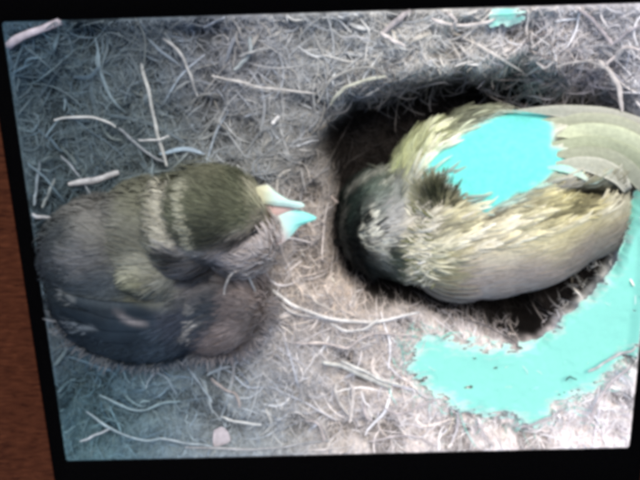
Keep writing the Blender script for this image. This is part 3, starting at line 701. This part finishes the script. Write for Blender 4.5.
# ---- small open-beaked bird on the straw at the left
Bd = tag(empty('fledgling_bird'), 'small fluffy dark olive young bird with open beak sitting on straw', 'bird')
b_me = ellipsoid_body([(146, 286, 98, 80, 4, .010, .027), (212, 296, 56, 60, 0, .009, .025), (110, 248, 68, 52, 12, .014, .025), (155, 234, 58, 54, 10, .017, .025),
                       (186, 226, 46, 52, 0, .025, .024), (214, 213, 54, 49, -6, .033, .023), (242, 231, 36, 40, -10, .029, .021), (70, 268, 26, 30, 0, .008, .014), (148, 276, 30, 18, -8, .032, .011), (92, 246, 36, 24, 20, .030, .010)], 0.0012, 14)
b_hit = Hit(b_me)
B_ZONES = [(215, 195, 24, (84, 90, 64)), (238, 205, 18, (82, 88, 62)), (212, 228, 18, (48, 54, 42)), (195, 178, 12, (100, 104, 80)), (212, 168, 12, (116, 118, 88)), (258, 198, 11, (160, 160, 122)), (262, 220, 8, (130, 124, 104)),
           (247, 256, 16, (182, 172, 166)), (225, 260, 12, (150, 144, 142)), (266, 236, 8, (196, 184, 176)), (171, 215, 6, (84, 92, 68)), (150, 205, 10, (110, 114, 92)),
           (178, 257, 10, (26, 30, 32)), (212, 268, 10, (22, 26, 30)), (238, 276, 8, (60, 58, 60)), (140, 205, 16, (112, 116, 92)), (100, 215, 22, (114, 116, 110)), (70, 235, 16, (66, 76, 78)), (130, 235, 20, (96, 100, 86)), (85, 255, 16, (98, 102, 104)),  # shadow under the head painted in along with dark feathers
           (140, 275, 14, (138, 142, 120)), (165, 288, 14, (118, 122, 114)), (195, 285, 16, (98, 98, 100)), (60, 285, 14, (44, 54, 60)), (100, 290, 18, (82, 92, 98)), (80, 330, 20, (36, 48, 58)), (130, 335, 18, (50, 62, 72)), (180, 325, 18, (60, 66, 76)), (160, 352, 18, (66, 78, 88)),
           (210, 310, 14, (46, 54, 62)), (242, 312, 12, (104, 98, 98)), (260, 290, 12, (150, 134, 126)), (235, 342, 16, (136, 128, 126)), (110, 362, 20, (66, 80, 90)), (45, 260, 14, (52, 62, 70))]
B_BANDS = [([(208, 318), (194, 325), (185, 337)], 2.6, (172, 172, 168), .8), ([(185, 338), (196, 338)], 2.2, (180, 180, 176), .7), ([(118, 312), (128, 321), (142, 324)], 3.2, (176, 172, 172), .85), ([(70, 322), (80, 328), (94, 328)], 2.2, (150, 160, 166), .8), ([(66, 290), (72, 300)], 3, (150, 156, 156), .7), ([(122, 262), (140, 258), (160, 266)], 4, (150, 152, 130), .6), ([(118, 290), (150, 296), (186, 300)], 4, (46, 54, 62), .7), ([(60, 306), (110, 312), (150, 314)], 4, (34, 44, 52), .6), ([(66, 340), (120, 342), (170, 340)], 4, (38, 48, 58), .6), ([(48, 258), (54, 240), (68, 228)], 5, (48, 58, 64), .7), ([(190, 300), (196, 308)], 4, (130, 132, 130), .6), ([(164, 186), (158, 204), (160, 226), (170, 244)], 6, (176, 174, 150), .85), ([(184, 182), (179, 200), (182, 222), (192, 246)], 5, (158, 160, 132), .8), ([(168, 248), (182, 252), (204, 254)], 4, (150, 152, 150), .6),
           ([(172, 190), (170, 210), (175, 234)], 3, (60, 66, 46), .6), ([(232, 242), (246, 237), (262, 227)], 4.5, (26, 25, 24), .95), ([(216, 240), (232, 246)], 6, (36, 40, 36), .6), ([(250, 186), (260, 196), (268, 210)], 4, (188, 184, 150), .6)]
def b_col(px, py):
    c = stripes(blend(B_ZONES, px, py), px, py, B_BANDS)
    ang = np.arctan2(py - 222, px - 285); cap = (np.hypot((px - 218) / 46, (py - 208) / 40) < 1)
    k = np.where(cap, 1 + .55 * fbm(ang * 60, np.hypot(px - 285, py - 222) * .2, .25, 2), 1 + .25 * fbm(px * .5, py, .1, 2))
    c = c * k[..., None]; g = c.mean(-1, keepdims=True)
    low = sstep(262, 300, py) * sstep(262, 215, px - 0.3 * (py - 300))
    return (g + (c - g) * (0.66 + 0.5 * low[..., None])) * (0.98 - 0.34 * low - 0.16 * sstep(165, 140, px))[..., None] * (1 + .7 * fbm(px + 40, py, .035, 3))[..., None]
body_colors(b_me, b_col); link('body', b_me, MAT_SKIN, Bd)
pos, nor, r = sample_mesh(b_me, 15000, 41)
px, py = Q(pos); N = len(px)
hd = np.hypot((px - 216) / 56, (py - 214) / 50) < 1
th = np.where(hd, np.arctan2(-(py - 222), px - 285), R(188) + (py - 285) / 80 * .5 - .5 * sstep(200, 250, px)) + r.normal(0, .2, N)
dirv = np.stack([np.cos(th), np.sin(th), np.zeros_like(th)], -1)
L = np.where(hd, r.uniform(.002, .006, N), r.uniform(.004, .010, N)); Wd = L * .13
c0 = b_col(px, py) * np.exp(r.normal(0, .13, N))[:, None]; ct = c0 * 1.08
lift = r.uniform(.0001, .0011, N) + np.where((~hd) & (nor[:, 2] < .45), r.uniform(0, .003, N), 0)
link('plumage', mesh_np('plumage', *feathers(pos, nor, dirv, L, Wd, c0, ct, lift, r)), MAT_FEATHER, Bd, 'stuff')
for pts, wds, off, c0_, c1_ in [
        ([(215, 338), (165, 346), (110, 346), (66, 336)], (4, 18, 18, 5), (-.0025, 0.0008399999999999999, .0014), (66, 76, 86), (42, 54, 64)),
        ([(225, 326), (165, 334), (105, 334), (63, 322)], (4, 18, 18, 5), (-.0025, 0.0012, .0020), (62, 70, 80), (38, 48, 58)),
        ([(228, 314), (165, 322), (105, 322), (60, 308)], (4, 18, 18, 5), (-.0025, 0.00156, .0026), (58, 64, 74), (36, 46, 54)),
        ([(225, 302), (165, 310), (110, 310), (62, 296)], (4, 18, 18, 5), (-.0025, 0.00192, .0032), (72, 78, 86), (46, 56, 62)),
        ([(112, 240), (84, 238), (64, 250), (54, 268)], (4, 15, 15, 5), (-.0025, 0.0007199999999999999, .0012), (98, 104, 104), (44, 54, 60)),
        ([(105, 256), (80, 258), (64, 270), (56, 286)], (4, 14, 13, 5), (-.0025, 0.00108, .0018), (96, 102, 104), (40, 50, 56))]:
    link('wing_feather', draped(b_hit, pts, wds, off, c0_, c1_, .004, n=28, mcols=11, colfn=b_col), MAT_FEATHER, Bd)
# loose down round the lower rim of the body
pos, nor, r = sample_mesh(b_me, 26000, 47, -.6); px, py = Q(pos)
m = (nor[:, 2] < .38) & (np.hypot((px - 216) / 60, (py - 214) / 54) > 1) & (py > 232) & (px > 62) & (r.random(len(px)) < .55) & ((px < 205) | (py > 296))
pos, nor, px, py = pos[m], nor[m], px[m], py[m]; N = len(px)
d = nor.copy(); d[:, 2] = np.abs(d[:, 2]) * .3; d += r.normal(0, .45, (N, 3)); tang = np.cross(nor, np.array([0, 0, 1.0])); d += tang * r.normal(.5, .5, N)[:, None]
L = r.uniform(.004, .011, N); c0 = b_col(px, py) * np.exp(r.normal(0, .25, N))[:, None]
ct = c0 * .5 + .5 * lin((124, 128, 132)) * np.exp(r.normal(0, .3, N))[:, None]
link('down', mesh_np('down', *feathers(pos, np.cross(tang, d) / (np.linalg.norm(np.cross(tang, d), axis=1, keepdims=True) + 1e-9), d, L, L * .07, c0, ct, r.uniform(0, .002, N), r)), MAT_FEATHER, Bd, 'stuff')
# open beak
bk = empty('beak'); bk.parent = Bd
def up_c(px, py):
    k = sstep(262, 280, px)[:, None]; return (lin((196, 196, 164)) * (1 - k) + lin((206, 240, 228)) * k)
def lo_c(px, py):
    t2 = sstep(284, 304, px)[:, None]
    k = sstep(274, 292, px - 0.5 * (py - 226))[:, None]; return (lin((214, 196, 190)) * (1 - k) + (np.array([.50, .84, .76]) * (1 - t2) + np.array([.24, .78, .68]) * t2) * k)
link('upper_mandible', slab([(256, 187), (267, 185), (276, 192), (288, 199.5), (301, 202.5), (304.5, 206), (298, 208), (286, 206.5), (272, 205), (258, 201)], .038, .0035, (0, 0, 0), colfn=up_c), MAT_BEAK, bk)
link('lower_mandible', slab([(266, 211), (284, 208), (300, 210.5), (316, 217), (312, 221), (300, 226), (291, 236), (281, 244), (272, 246), (260, 232)], .034, .0035, (0, 0, 0), colfn=lo_c), MAT_BEAK, bk)
link('gape', slab([(256, 200), (280, 204), (296, 208.5), (280, 217), (258, 222)], .034, .004, (206, 176, 168)), MAT_BEAK, bk)
eye_m = plain_mat('glossy_eye', (0.005, 0.005, 0.005), 0.2, 0.5)
ez = b_hit.z(253, 232)
em = ellipsoid_body([(253, 232, 5.5, 3.6, 25, ez, .0012)], 0.0003, 4); link('eye', em, eye_m, Bd)
